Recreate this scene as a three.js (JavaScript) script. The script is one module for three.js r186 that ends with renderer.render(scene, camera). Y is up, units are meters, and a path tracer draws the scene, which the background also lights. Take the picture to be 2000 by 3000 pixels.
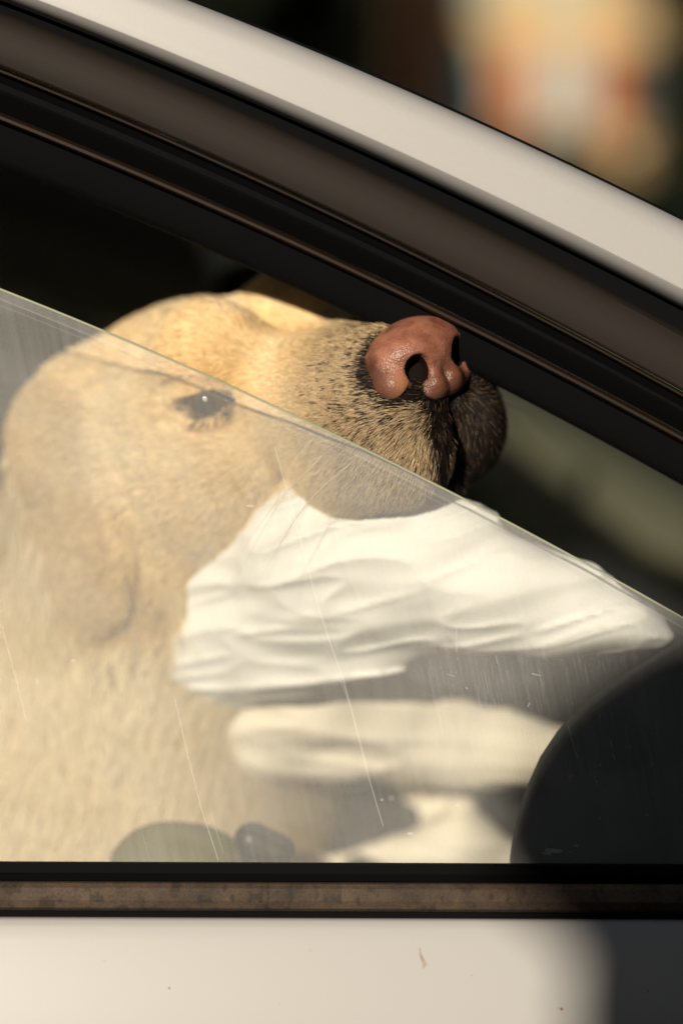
import * as THREE from 'three';
import { mergeGeometries, toCreasedNormals } from 'three/addons/utils/BufferGeometryUtils.js';
import { RoundedBoxGeometry } from 'three/addons/geometries/RoundedBoxGeometry.js';

// ───────── camera, sky, sun, exposure ─────────
const EYE = 1.15, DIST = 1.13;                       // lens height above the road, distance to the door skin (z = 0)
const scene = new THREE.Scene();
const camera = new THREE.PerspectiveCamera(23.98, 682 / 1024, 0.05, 400);
camera.position.set(0, EYE, DIST);
camera.lookAt(0, EYE, 0);
camera.focus = DIST + 0.02;
camera.userData.fStop = 2.0;
scene.add(camera);

const SX = 0.36, SY = 0.25;                          // the sun stands this far left and up for each metre out from the door
const TO_SUN = new THREE.Vector3(-SX, SY, 1).normalize();
{ // hazy late-afternoon sky: warm near the horizon, grey blue above
  const w = 256, h = 128, d = new Float32Array(w * h * 4);
  for (let y = 0; y < h; y++) for (let x = 0; x < w; x++) {
    const el = ((y + 0.5) / h - 0.5) * Math.PI, k = Math.pow(Math.max(0, 1 - Math.max(0, Math.sin(el))), 2.2), o = (y * w + x) * 4;
    d[o] = 0.30 + 0.42 * k; d[o + 1] = 0.34 + 0.33 * k; d[o + 2] = 0.40 + 0.20 * k; d[o + 3] = 1;
  }
  const t = new THREE.DataTexture(d, w, h, THREE.RGBAFormat, THREE.FloatType);
  t.mapping = THREE.EquirectangularReflectionMapping; t.magFilter = THREE.LinearFilter; t.needsUpdate = true;
  scene.background = t; scene.environment = t; scene.backgroundIntensity = scene.environmentIntensity = 0.17;
}

const sun = new THREE.DirectionalLight(new THREE.Color().setRGB(1, 0.885, 0.72), 3.8);
sun.position.copy(TO_SUN).multiplyScalar(20).add(new THREE.Vector3(0, EYE, 0));
sun.target.position.set(0, EYE, 0);
sun.castShadow = true;
sun.shadow.radius = 1;
Object.assign(sun.shadow.camera, { left: -4, right: 4, top: 4, bottom: -4, near: 1, far: 60 });
sun.shadow.mapSize.set(4096, 4096);
scene.add(sun, sun.target);

const renderer = new THREE.WebGLRenderer({ antialias: true });
renderer.shadowMap.enabled = true;
renderer.toneMapping = THREE.LinearToneMapping;
renderer.toneMappingExposure = 1.3;

// ───────── helpers ─────────
let seed = 20240;
const rnd = () => { seed = (seed + 0x6d2b79f5) | 0; let t = Math.imul(seed ^ (seed >>> 15), 1 | seed); t = (t + Math.imul(t ^ (t >>> 7), 61 | t)) ^ t; return ((t ^ (t >>> 14)) >>> 0) / 4294967296; };
const hash3 = (x, y, z) => { let h = Math.imul(x, 374761393) ^ Math.imul(y, 668265263) ^ Math.imul(z, 2147483647 ^ 1274126177); h = Math.imul(h ^ (h >>> 13), 1274126177); return ((h ^ (h >>> 16)) >>> 0) / 4294967296; };
function vnoise(x, y, z) {
  const xi = Math.floor(x), yi = Math.floor(y), zi = Math.floor(z); let fx = x - xi, fy = y - yi, fz = z - zi;
  fx = fx * fx * (3 - 2 * fx); fy = fy * fy * (3 - 2 * fy); fz = fz * fz * (3 - 2 * fz);
  const L = (a, b, t) => a + (b - a) * t, h = hash3;
  return L(L(L(h(xi, yi, zi), h(xi + 1, yi, zi), fx), L(h(xi, yi + 1, zi), h(xi + 1, yi + 1, zi), fx), fy),
    L(L(h(xi, yi, zi + 1), h(xi + 1, yi, zi + 1), fx), L(h(xi, yi + 1, zi + 1), h(xi + 1, yi + 1, zi + 1), fx), fy), fz);
}
const fbm = (x, y, z, o = 4) => { let s = 0, a = 0.5, n = 0; for (let i = 0; i < o; i++) { s += a * vnoise(x, y, z); n += a; a *= 0.5; x *= 2.03; y *= 2.03; z *= 2.03; } return s / n; };
const V = (x, y, z) => new THREE.Vector3(x, y, z);
const lin = (r, g, b) => new THREE.Color().setRGB(r, g, b);
const clamp = THREE.MathUtils.clamp, sstep = THREE.MathUtils.smoothstep, lerp = THREE.MathUtils.lerp;

// the door elevation was measured in units of 0.16 mm on the plane of the door skin; a thing that stands deeper is larger by its distance
const U16 = 0.00016;
const at = (mx, my, z = 0) => { const k = (DIST - z) / DIST * U16; return V((mx - 1000) * k, EYE + (1500 - my) * k, z); };

const names = {};
const numbered = (n) => { const k = names[n] = (names[n] ?? -1) + 1; return k ? n + '_' + String(k).padStart(3, '0') : n; };
function mesh(name, geometry, material, parent = scene) {
  const m = new THREE.Mesh(geometry, material);
  m.name = parent === scene ? numbered(name) : name; m.castShadow = m.receiveShadow = true; parent.add(m); return m;
}
function thing(name, label, category, group) {
  const g = new THREE.Group(); g.name = numbered(name); g.userData = { label, category }; if (group) g.userData.group = group; scene.add(g); return g;
}
function tag(o, label, category, group) { o.userData.label = label; o.userData.category = category; if (group) o.userData.group = group; return o; }
const std = (c, roughness = 0.6, more = {}) => new THREE.MeshStandardMaterial({ color: c, roughness, ...more });
const phys = (c, roughness = 0.6, more = {}) => new THREE.MeshPhysicalMaterial({ color: c, roughness, ...more });
const rbox = (w, h, d, r, x = 0, y = 0, z = 0, seg = 3) => new RoundedBoxGeometry(w, h, d, seg, r).translate(x, y, z);

function dataTex(w, h, fn, srgb = false) {
  const d = new Uint8Array(w * h * 4);
  for (let y = 0; y < h; y++) for (let x = 0; x < w; x++) { const c = fn(x, y), o = (y * w + x) * 4; if (typeof c === 'number') d[o] = d[o + 1] = d[o + 2] = c; else { d[o] = c[0]; d[o + 1] = c[1]; d[o + 2] = c[2]; } d[o + 3] = 255; }
  const t = new THREE.DataTexture(d, w, h); t.magFilter = THREE.LinearFilter; t.wrapS = t.wrapT = THREE.RepeatWrapping; if (srgb) t.colorSpace = THREE.SRGBColorSpace; t.needsUpdate = true; return t;
}

// the creasing helper welds at a hundredth of a unit, so it works in millimetres
const creased = (g, a) => toCreasedNormals(g.scale(1000, 1000, 1000), a).scale(0.001, 0.001, 0.001);
// loft through closed sections (arrays of Vector3 of one length); capped ends; creased normals
function loft(sections, crease = 0.6, uvOf = null) {
  const n = sections[0].length, pos = [], idx = [];
  sections.forEach((s) => s.forEach((p) => pos.push(p.x, p.y, p.z)));
  for (let i = 0; i < sections.length - 1; i++) for (let j = 0; j < n; j++) { const a = i * n + j, b = i * n + (j + 1) % n, c = a + n, d = b + n; idx.push(a, b, c, b, d, c); }
  for (const [s, flip] of [[0, true], [sections.length - 1, false]]) {
    const c = sections[s].reduce((a, p) => a.add(p), V(0, 0, 0)).multiplyScalar(1 / n), k = pos.length / 3; pos.push(c.x, c.y, c.z);
    for (let j = 0; j < n; j++) { const a = s * n + j, b = s * n + (j + 1) % n; flip ? idx.push(k, b, a) : idx.push(k, a, b); }
  }
  let g = new THREE.BufferGeometry(); g.setAttribute('position', new THREE.Float32BufferAttribute(pos, 3)); g.setIndex(idx);
  g = crease === null ? (g.computeVertexNormals(), g) : creased(g, crease);
  if (uvOf) { const p = g.attributes.position, uv = []; for (let i = 0; i < p.count; i++) uv.push(...uvOf(p.getX(i), p.getY(i), p.getZ(i))); g.setAttribute('uv', new THREE.Float32BufferAttribute(uv, 2)); }
  return g;
}
function tube(points, radius, seg = 24, rad = 8, taper = null) {
  const c = new THREE.CatmullRomCurve3(points), g = new THREE.TubeGeometry(c, seg, radius, rad, false);
  if (taper) { const p = g.attributes.position; for (let i = 0; i <= seg; i++) { const q = c.getPointAt(i / seg), k = taper(i / seg); for (let j = 0; j <= rad; j++) { const o = i * (rad + 1) + j; p.setXYZ(o, q.x + (p.getX(o) - q.x) * k, q.y + (p.getY(o) - q.y) * k, q.z + (p.getZ(o) - q.z) * k); } } }
  return g;
}

// naive surface nets over a signed distance field
function surfaceNets(fn, lo, hi, cell) {
  const nx = Math.ceil((hi[0] - lo[0]) / cell) + 1, ny = Math.ceil((hi[1] - lo[1]) / cell) + 1, nz = Math.ceil((hi[2] - lo[2]) / cell) + 1;
  const v = new Float32Array(nx * ny * nz), id = new Int32Array(nx * ny * nz).fill(-1), pos = [], idx = [];
  for (let k = 0, o = 0; k < nz; k++) for (let j = 0; j < ny; j++) for (let i = 0; i < nx; i++, o++) v[o] = fn(lo[0] + i * cell, lo[1] + j * cell, lo[2] + k * cell);
  const sx = 1, sy = nx, sz = nx * ny, corner = [0, sx, sy, sx + sy, sz, sx + sz, sy + sz, sx + sy + sz];
  const edges = [[0, 1], [2, 3], [4, 5], [6, 7], [0, 2], [1, 3], [4, 6], [5, 7], [0, 4], [1, 5], [2, 6], [3, 7]];
  for (let k = 0; k < nz - 1; k++) for (let j = 0; j < ny - 1; j++) for (let i = 0; i < nx - 1; i++) {
    const o = i + j * sy + k * sz; let m = 0;
    for (let c = 0; c < 8; c++) if (v[o + corner[c]] < 0) m |= 1 << c;
    if (m === 0 || m === 255) continue;
    let x = 0, y = 0, z = 0, n = 0;
    for (const [a, b] of edges) {
      if (((m >> a) & 1) === ((m >> b) & 1)) continue;
      const va = v[o + corner[a]], vb = v[o + corner[b]], t = va / (va - vb);
      x += lerp(a & 1, b & 1, t); y += lerp((a >> 1) & 1, (b >> 1) & 1, t); z += lerp(a >> 2, b >> 2, t); n++;
    }
    id[o] = pos.length / 3; pos.push(lo[0] + (i + x / n) * cell, lo[1] + (j + y / n) * cell, lo[2] + (k + z / n) * cell);
  }
  for (let k = 1; k < nz - 1; k++) for (let j = 1; j < ny - 1; j++) for (let i = 1; i < nx - 1; i++) {
    const o = i + j * sy + k * sz, inside = v[o] < 0;
    for (const [s, p, q] of [[sx, sy, sz], [sy, sz, sx], [sz, sx, sy]]) {
      if (inside === (v[o + s] < 0)) continue;
      const a = id[o], b = id[o - p], c = id[o - p - q], d = id[o - q];
      if (a < 0 || b < 0 || c < 0 || d < 0) continue;
      inside ? idx.push(a, b, c, a, c, d) : idx.push(a, c, b, a, d, c);
    }
  }
  const nrm = [], e = cell * 0.5;
  for (let i = 0; i < pos.length; i += 3) {
    const x = pos[i], y = pos[i + 1], z = pos[i + 2];
    const a = fn(x + e, y, z) - fn(x - e, y, z), b = fn(x, y + e, z) - fn(x, y - e, z), c = fn(x, y, z + e) - fn(x, y, z - e), l = Math.hypot(a, b, c) || 1;
    nrm.push(a / l, b / l, c / l);
  }
  const g = new THREE.BufferGeometry();
  g.setAttribute('position', new THREE.Float32BufferAttribute(pos, 3)); g.setAttribute('normal', new THREE.Float32BufferAttribute(nrm, 3)); g.setIndex(idx);
  return g;
}
const smin = (a, b, k) => { const h = Math.max(k - Math.abs(a - b), 0) / k; return Math.min(a, b) - h * h * k * 0.25; };
const smax = (a, b, k) => -smin(-a, -b, k);
const ell = (x, y, z, cx, cy, cz, a, b, c) => { const X = (x - cx) / a, Y = (y - cy) / b, Z = (z - cz) / c, k0 = Math.hypot(X, Y, Z), k1 = Math.hypot(X / a, Y / b, Z / c); return k1 < 1e-9 ? -Math.min(a, b, c) : k0 * (k0 - 1) / k1; };
const cone = (x, y, z, ax, ay, az, ra, bx, by, bz, rb) => { const dx = bx - ax, dy = by - ay, dz = bz - az, t = clamp(((x - ax) * dx + (y - ay) * dy + (z - az) * dz) / (dx * dx + dy * dy + dz * dz), 0, 1); return Math.hypot(x - ax - dx * t, y - ay - dy * t, z - az - dz * t) - (ra + (rb - ra) * t); };

// ───────── ground and far scene ─────────
const asphaltTex = dataTex(512, 512, (x, y) => { const g = 70 + 50 * fbm(x / 6, y / 6, 3, 3) + 40 * (hash3(x, y, 7) - 0.5) + 20 * fbm(x / 90, y / 90, 1, 3); return [g, g, g * 1.02]; }, true);
asphaltTex.repeat.set(260, 260);
{
  const ground = mesh('road', new THREE.PlaneGeometry(500, 500).rotateX(-Math.PI / 2), std(0x888888, 0.95, { map: asphaltTex }));
  ground.userData = { kind: 'structure', label: 'grey asphalt road under the parked car' };
}

// a tall brick house seen above the pillar, 75 m away: measured through the door elevation at that distance
{
  const z0 = -75, house = thing('brick_house', 'tan and orange brick house with pale tall windows behind dark trees', 'house');
  const tan = std(lin(0.50, 0.33, 0.155), 0.9), orange = std(lin(0.50, 0.15, 0.03), 0.9), red = std(lin(0.30, 0.075, 0.025), 0.9), cream = std(lin(0.60, 0.43, 0.22), 0.85);
  const pale = std(lin(0.48, 0.64, 0.60), 0.6), glassy = phys(lin(0.26, 0.42, 0.42), 0.3), dark = std(lin(0.05, 0.04, 0.035), 0.4), roofm = std(lin(0.05, 0.04, 0.035), 0.8);
  const box = (x0, y0, x1, y1, zf, d) => { const a = at(x0, y1, z0), b = at(x1, y0, z0); return new THREE.BoxGeometry(b.x - a.x, b.y - a.y, d).translate((a.x + b.x) / 2, (a.y + b.y) / 2, z0 + zf - d / 2); };
  mesh('wall', (() => { const a = at(1185, 0, z0), b = at(1935, -420, z0); return new THREE.BoxGeometry(b.x - a.x, b.y, 8).translate((a.x + b.x) / 2, b.y / 2, z0 - 4); })(), tan, house);
  mesh('corner_quoin', box(1178, -420, 1290, 1450, 0.06, 1.2), red, house);
  for (const [x0, x1, m] of [[1458, 1582, orange], [1714, 1802, orange]]) mesh('brick_pier', box(x0, 140, x1, 392, 0.10, 0.3), m, house);
  for (const [y0, y1] of [[18, 128], [396, 470], [-330, -240]]) mesh('string_course', box(1300, y0, 1932, y1, 0.16, 0.4), cream, house);
  for (const [x, m] of [[1392, pale], [1648, pale], [1868, dark]]) for (const [y0, y1] of [[150, 385], [-230, 0], [500, 720]]) {
    const w = mesh('window', box(x - 66, y0, x + 66, y1, 0.14, 0.3), m, house);
    for (const [a, b] of [[y0 + 12, (y0 + y1) / 2 - 8], [(y0 + y1) / 2 + 8, y1 - 12]]) mesh('pane', box(x - 50, a, x + 50, b, 0.17, 0.05), m === dark ? dark : glassy, w);
    mesh('sill', box(x - 64, y1, x + 64, y1 + 12, 0.3, 0.4), cream, w);
  }
  const a = at(1150, -420, z0), b = at(1970, -420, z0), w = b.x - a.x, sh = new THREE.Shape([new THREE.Vector2(-w / 2, 0), new THREE.Vector2(w / 2, 0), new THREE.Vector2(0, 3.4)]);
  mesh('roof', new THREE.ExtrudeGeometry(sh, { depth: 9, bevelEnabled: false }).translate((a.x + b.x) / 2, a.y, z0 - 8.5), roofm, house);
}

// dark evergreens around the gap through which the house shows
const leafGeo = (() => { const g = new THREE.BufferGeometry(); g.setAttribute('position', new THREE.Float32BufferAttribute([-0.5, 0, 0, 0, -0.12, 0.25, 0.5, 0, 0, 0, 0.12, 1, -0.15, 0.4, 0.3, 0.15, 0.4, 0.3], 3)); g.setIndex([0, 1, 3, 1, 2, 3, 0, 1, 4, 1, 2, 5]); g.computeVertexNormals(); return g; })();
function tree(mx, z, topY, rx, label, tone) {
  const t = thing('evergreen_tree', label, 'tree', 'dark evergreen trees around the brick house'), x = at(mx, 1500, z).x;
  const bark = std(lin(0.035, 0.028, 0.02), 0.95), leaf = phys(lin(...tone), 0.9, { specularIntensity: 0.1 });
  const trunk = [];
  trunk.push(tube([V(x, -0.1, z), V(x + 0.1, topY * 0.3, z), V(x - 0.1, topY * 0.6, z + 0.1), V(x, topY * 0.95, z)], 0.28, 16, 8, (s) => 1.25 - s * 1.1));
  for (let i = 0; i < 14; i++) { const h = topY * (0.15 + 0.055 * i), a = i * 2.4, l = rx * (1.05 - h / topY) + 0.3; trunk.push(tube([V(x, h, z), V(x + Math.cos(a) * l * 0.5, h + 0.3, z + Math.sin(a) * l * 0.5), V(x + Math.cos(a) * l, h + 0.5, z + Math.sin(a) * l)], 0.09, 6, 5, (s) => 1.2 - s)); }
  mesh('trunk', mergeGeometries(trunk), bark, t);
  const N = 5200, im = new THREE.InstancedMesh(leafGeo, leaf, N), m = new THREE.Matrix4(), q = new THREE.Quaternion(), e = new THREE.Euler();
  im.name = 'crown'; im.castShadow = im.receiveShadow = true; im.userData.kind = 'stuff';
  for (let i = 0; i < N; i++) {
    const h = Math.pow(rnd(), 0.85), y = topY * (0.08 + 0.95 * h), a = rnd() * 6.2832, lump = 0.75 + 0.5 * vnoise(a * 1.6, y * 0.7, z), r = rx * lump * Math.sqrt(1.02 - h * 0.9) * Math.sqrt(0.25 + 0.75 * rnd());
    e.set(rnd() * 6.28, rnd() * 6.28, rnd() * 6.28); q.setFromEuler(e); const s = 0.55 + 0.6 * rnd();
    m.compose(V(x + Math.cos(a) * r, y, z + Math.sin(a) * r * 0.8), q, V(s, s, s)); im.setMatrixAt(i, m);
  }
  t.add(im);
}
const tones = [[0.012, 0.017, 0.010], [0.014, 0.018, 0.011], [0.011, 0.016, 0.011]];
tree(690, -42, 16.5, 2.2, 'slim dark evergreen tree at the brick house’s red corner', tones[0]);
tree(330, -36, 15.5, 3.0, 'broad dark evergreen tree two places from the brick house', tones[1]);
tree(2250, -40, 15.5, 2.2, 'dark evergreen tree beside the house’s dark window', tones[2]);
tree(1560, -46, 7.6, 3.0, 'low dark evergreen tree standing before the house’s lower wall', tones[0]);
tree(1960, -48, 7.2, 2.8, 'short dark evergreen tree before the house, under the dark window', tones[1]);
tree(960, -90, 36, 5.2, 'tallest dark evergreen tree rising behind the brick house', tones[1]);
tree(500, -58, 24, 4.0, 'dark evergreen tree set back between its taller neighbours', tones[2]);

// dark foliage added out of view so the glass mirrors something dark
{
  const added_hedge = thing('added_hedge', 'dark foliage row added out of view to darken glass reflections', 'added_hedge');
  mesh('twigs', rbox(16, 2.3, 0.9, 0.2, -1, 1.15, 7.6), std(lin(0.02, 0.018, 0.012), 0.95), added_hedge);
  const N = 9000, im = new THREE.InstancedMesh(leafGeo, phys(lin(0.022, 0.034, 0.014), 0.9, { specularIntensity: 0.2 }), N), m = new THREE.Matrix4(), q = new THREE.Quaternion(), e = new THREE.Euler();
  for (let i = 0; i < N; i++) { const top = rnd() < 0.2, x = -9 + 16 * rnd(), y = top ? 2.3 + rnd() * 0.12 : 0.05 + 2.3 * rnd(), z = top ? 7.1 + rnd() : 7.08 + rnd() * 0.12; e.set(rnd() * 6.28, rnd() * 6.28, rnd() * 6.28); const k = 0.12 + 0.1 * rnd(); m.compose(V(x, y, z), q.setFromEuler(e), V(k, k, k)); im.setMatrixAt(i, m); }
  im.name = 'leaves'; im.userData.kind = 'stuff'; added_hedge.add(im);
}

// ───────── the car ─────────
const car = thing('parked_car', 'pale silver car with its front window partly lowered', 'car');
const Q = {   // edge lines of the door frame on the measured elevation: my = a + b mx + c mx²
  railTop: [-200.2, 0.34460, 3.962e-5], railBot: [0, 0.3807, 3.535e-5], gapBot: [38.7, 0.38707, 4.036e-5], trimBot: [193.1, 0.39564, 4.020e-5],
  ridge: [269.9, 0.39688, 3.728e-5], line2: [344.5, 0.39466, 3.831e-5], inner: [489.9, 0.37023, 4.867e-5], glass: [842.1, 0.3916, 4.528e-5],
};
const qy = (k, x) => Q[k][0] + Q[k][1] * x + Q[k][2] * x * x;
const XS = []; for (let x = -2700; x <= 3500; x += 40) XS.push(x);
// a strip whose cross section is a list of [line, shift across, z]
const strip = (profile, crease = 0.5, xs = XS, uvOf = null) => loft(xs.map((x) => profile.map(([k, s, z]) => at(x, qy(k, x) + s, z))), crease, uvOf);

const paintTex = dataTex(1024, 512, (x, y) => { const g = 236 + 4 * (fbm(x / 90, y / 90, 2, 4) - 0.5) + 5 * (hash3(x, y, 3) - 0.5); return [g, g * 0.99, g * 0.975]; }, true);
const paint = phys(lin(0.475, 0.475, 0.487), 0.42, { map: paintTex, clearcoat: 0.6, clearcoatRoughness: 0.12 });
const blackTrim = phys(lin(0.022, 0.0175, 0.0145), 0.6, { specularIntensity: 0.25 });
const rubber = phys(lin(0.004, 0.004, 0.0045), 0.75, { specularIntensity: 0.1 });
const rubberEdge = phys(lin(0.024, 0.014, 0.009), 0.55, { specularIntensity: 0.25 });
const plasticDark = phys(lin(0.010, 0.010, 0.011), 0.8, { specularIntensity: 0.15 });
const uvMetres = (x, y, z) => [x / 0.5, y / 0.25];

// roof rail and windscreen pillar, painted
const railProfile = [];
for (let i = 0; i <= 14; i++) { const s = i / 14; railProfile.push(['mix', s, -0.009 * Math.pow(Math.abs(2 * s - 1), 6) - (s > 0.82 ? (s - 0.82) * 0.045 : 0)]); }
{
  const secs = XS.map((x) => {
    const a = qy('railTop', x), b = qy('railBot', x), out = railProfile.map(([, s, z]) => at(x, lerp(a, b, s), z));
    out.push(at(x, b - 4, -0.040), at(x, a + 10, -0.075)); return out;
  });
  const r = mesh('windscreen_pillar', loft(secs, 0.7, uvMetres), paint, car);
  r.userData.label = 'pale silver painted pillar sloping beside the windscreen';
}
mesh('windscreen_seal', strip([['railTop', -9, -0.030], ['railTop', 3, -0.012], ['railTop', 14, -0.020], ['railTop', 14, -0.05], ['railTop', -9, -0.05]]), rubber, car);
mesh('drip_channel', strip([['railBot', -10, -0.024], ['gapBot', 10, -0.026], ['gapBot', 10, -0.05], ['railBot', -10, -0.05]]), rubber, car);
{
  const p = [['gapBot', -6, -0.022], ['gapBot', 2, -0.014], ['gapBot', 14, -0.0105]];
  for (let i = 1; i < 8; i++) p.push(['gt', i / 8, -0.0095 + 0.0016 * Math.sin(i / 8 * Math.PI)]);
  p.push(['trimBot', -7, -0.0098], ['trimBot', 0, -0.0115], ['trimBot', 2, -0.018], ['gapBot', 0, -0.03]);
  const secs = XS.map((x) => p.map(([k, s, z]) => k === 'gt' ? at(x, lerp(qy('gapBot', x) + 14, qy('trimBot', x) - 7, s), z) : at(x, qy(k, x) + s, z)));
  mesh('door_frame_trim', loft(secs, 0.5, uvMetres), blackTrim, car);
}
mesh('trim_lip', strip([['trimBot', 5, -0.020], ['trimBot', 11, -0.0130], ['trimBot', 17, -0.0128], ['trimBot', 22, -0.016], ['trimBot', 22, -0.03], ['trimBot', 5, -0.03]]), rubberEdge, car);
mesh('run_channel', strip([['trimBot', 20, -0.019], ['trimBot', 50, -0.024], ['ridge', -8, -0.024], ['ridge', 0, -0.0225], ['ridge', 8, -0.024], ['line2', -18, -0.034], ['line2', -18, -0.05], ['trimBot', 20, -0.05]], 0.4), rubber, car);
mesh('inner_lip', strip([['line2', -16, -0.035], ['line2', -5, -0.0305], ['line2', 4, -0.0305], ['line2', 12, -0.035], ['line2', 12, -0.05], ['line2', -16, -0.05]], 0.9), rubberEdge, car);
mesh('door_seal', strip([['line2', 10, -0.040], ['line2', 60, -0.043], ['inner', -30, -0.046], ['inner', -6, -0.049], ['inner', 0, -0.055], ['inner', -8, -0.085], ['line2', 10, -0.085]], 0.9), rubber, car);

// belt line: weatherstrip with two lips
const BX = []; for (let x = -2900; x <= 3700; x += 60) BX.push(x);
const beltDrop = (x) => 0.004 * (x - 1000);
const beltTex = dataTex(1024, 256, (x, y) => {
  const n = fbm(x / 40, y / 40, 5, 4), f = hash3(x, y, 11), b = fbm(x / 14, y / 14, 9, 3), spot = sstep(fbm(x / 11, y / 13, 21, 4), 0.62, 0.72);
  let g = 58 + 34 * (n - 0.4) + 30 * (f - 0.5) + 18 * (b - 0.5); g *= 1 - 0.3 * spot; return [clamp(g * 1.12, 0, 255), clamp(g * 0.9, 0, 255), clamp(g * 0.70, 0, 255)];
}, true);
const beltMat = std(0xffffff, 0.75, { map: beltTex });
const beltStrip = (prof, crease, uvOf) => loft(BX.map((x) => prof.map(([y, z]) => at(x, y + beltDrop(x), z))), crease, uvOf);
mesh('belt_moulding', beltStrip([[2584, -0.0125], [2590, -0.0045], [2604, -0.0015], [2640, 0.0012], [2662, 0.0002], [2670, -0.003], [2672, -0.02], [2584, -0.02]], 0.5, (x, y) => [x / 0.36, y / 0.09]), beltMat, car);
mesh('belt_lip', beltStrip([[2527, -0.0135], [2531, -0.0095], [2560, -0.0085], [2582, -0.0105], [2586, -0.0125], [2586, -0.0145], [2527, -0.0145]], 0.6), rubber, car);
mesh('belt_gap', beltStrip([[2668, -0.006], [2692, -0.006], [2692, -0.02], [2668, -0.02]], 0.3), rubber, car);

// door skin, measured marks of dirt on its paint
const doorCanvas = document.createElement('canvas'); doorCanvas.width = 2048; doorCanvas.height = 512;
{
  const c = doorCanvas.getContext('2d'); c.fillStyle = 'rgb(236,234,230)'; c.fillRect(0, 0, 2048, 512);
  for (let i = 0; i < 9000; i++) { const g = 226 + rnd() * 20; c.fillStyle = `rgba(${g},${g - 2},${g - 6},0.25)`; c.fillRect(rnd() * 2048, rnd() * 512, 1 + rnd() * 3, 1 + rnd() * 2); }
  const X = (m) => ((m - 1000) * U16 + 0.2) / 0.4 * 2048, Y = (m) => 512 - ((EYE + (1500 - m) * U16) - 0.86) / 0.11 * 512;
  c.strokeStyle = 'rgba(186,160,122,0.55)'; c.lineWidth = 4; c.lineCap = 'round';
  for (const l of [[[1228, 2775], [1231, 2800], [1240, 2822]], [[1234, 2798], [1246, 2818], [1238, 2828]], [[1230, 2790], [1238, 2806]]]) { c.beginPath(); l.forEach(([x, y], i) => i ? c.lineTo(X(x), Y(y)) : c.moveTo(X(x), Y(y))); c.stroke(); }
  for (const [x, y, r, col] of [[500, 2885, 2.4, 'rgba(120,95,75,.9)'], [1638, 2943, 3.0, 'rgba(150,70,30,.95)'], [1630, 2940, 2, 'rgba(190,160,70,.6)'], [1380, 2850, 1.4, 'rgba(150,130,110,.6)'], [910, 2780, 3, 'rgba(200,180,150,.35)'], [1890, 2895, 1.8, 'rgba(110,90,80,.7)'], [310, 2810, 1.5, 'rgba(170,150,120,.5)'], [820, 2930, 1.5, 'rgba(170,150,120,.5)']]) { c.fillStyle = col; c.beginPath(); c.ellipse(X(x), Y(y), r, r, 0, 0, 7); c.fill(); }
}
const doorTex = new THREE.CanvasTexture(doorCanvas); doorTex.colorSpace = THREE.SRGBColorSpace;
const doorPaint = phys(lin(0.475, 0.475, 0.487), 0.42, { map: doorTex, clearcoat: 0.6, clearcoatRoughness: 0.12 });
{
  const prof = [[2689, -0.0075], [2690, -0.004], [2694, -0.0015], [2702, -0.0002], [2720, 0.0010], [2760, 0.0028], [2830, 0.0055], [2950, 0.010], [3200, 0.017], [3800, 0.024], [4600, 0.022], [5600, 0.008], [6400, -0.02], [6500, -0.03], [6500, -0.06], [2689, -0.03]];
  const door = mesh('door_panel', loft(BX.map((x) => prof.map(([y, z]) => at(x, y + beltDrop(x), z))), 0.6, (x, y) => [(x + 0.2) / 0.4, (y - 0.86) / 0.11]), doorPaint, car);
  door.userData.label = 'pale silver front door skin below the window';
  mesh('door_handle', rbox(0.19, 0.024, 0.028, 0.010, -0.36, 0.86, 0.035), paint, door);
}
mesh('door_inner_panel', rbox(1.02, 0.50, 0.05, 0.02, 0.06, 0.70, -0.075), plasticDark, car);

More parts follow.
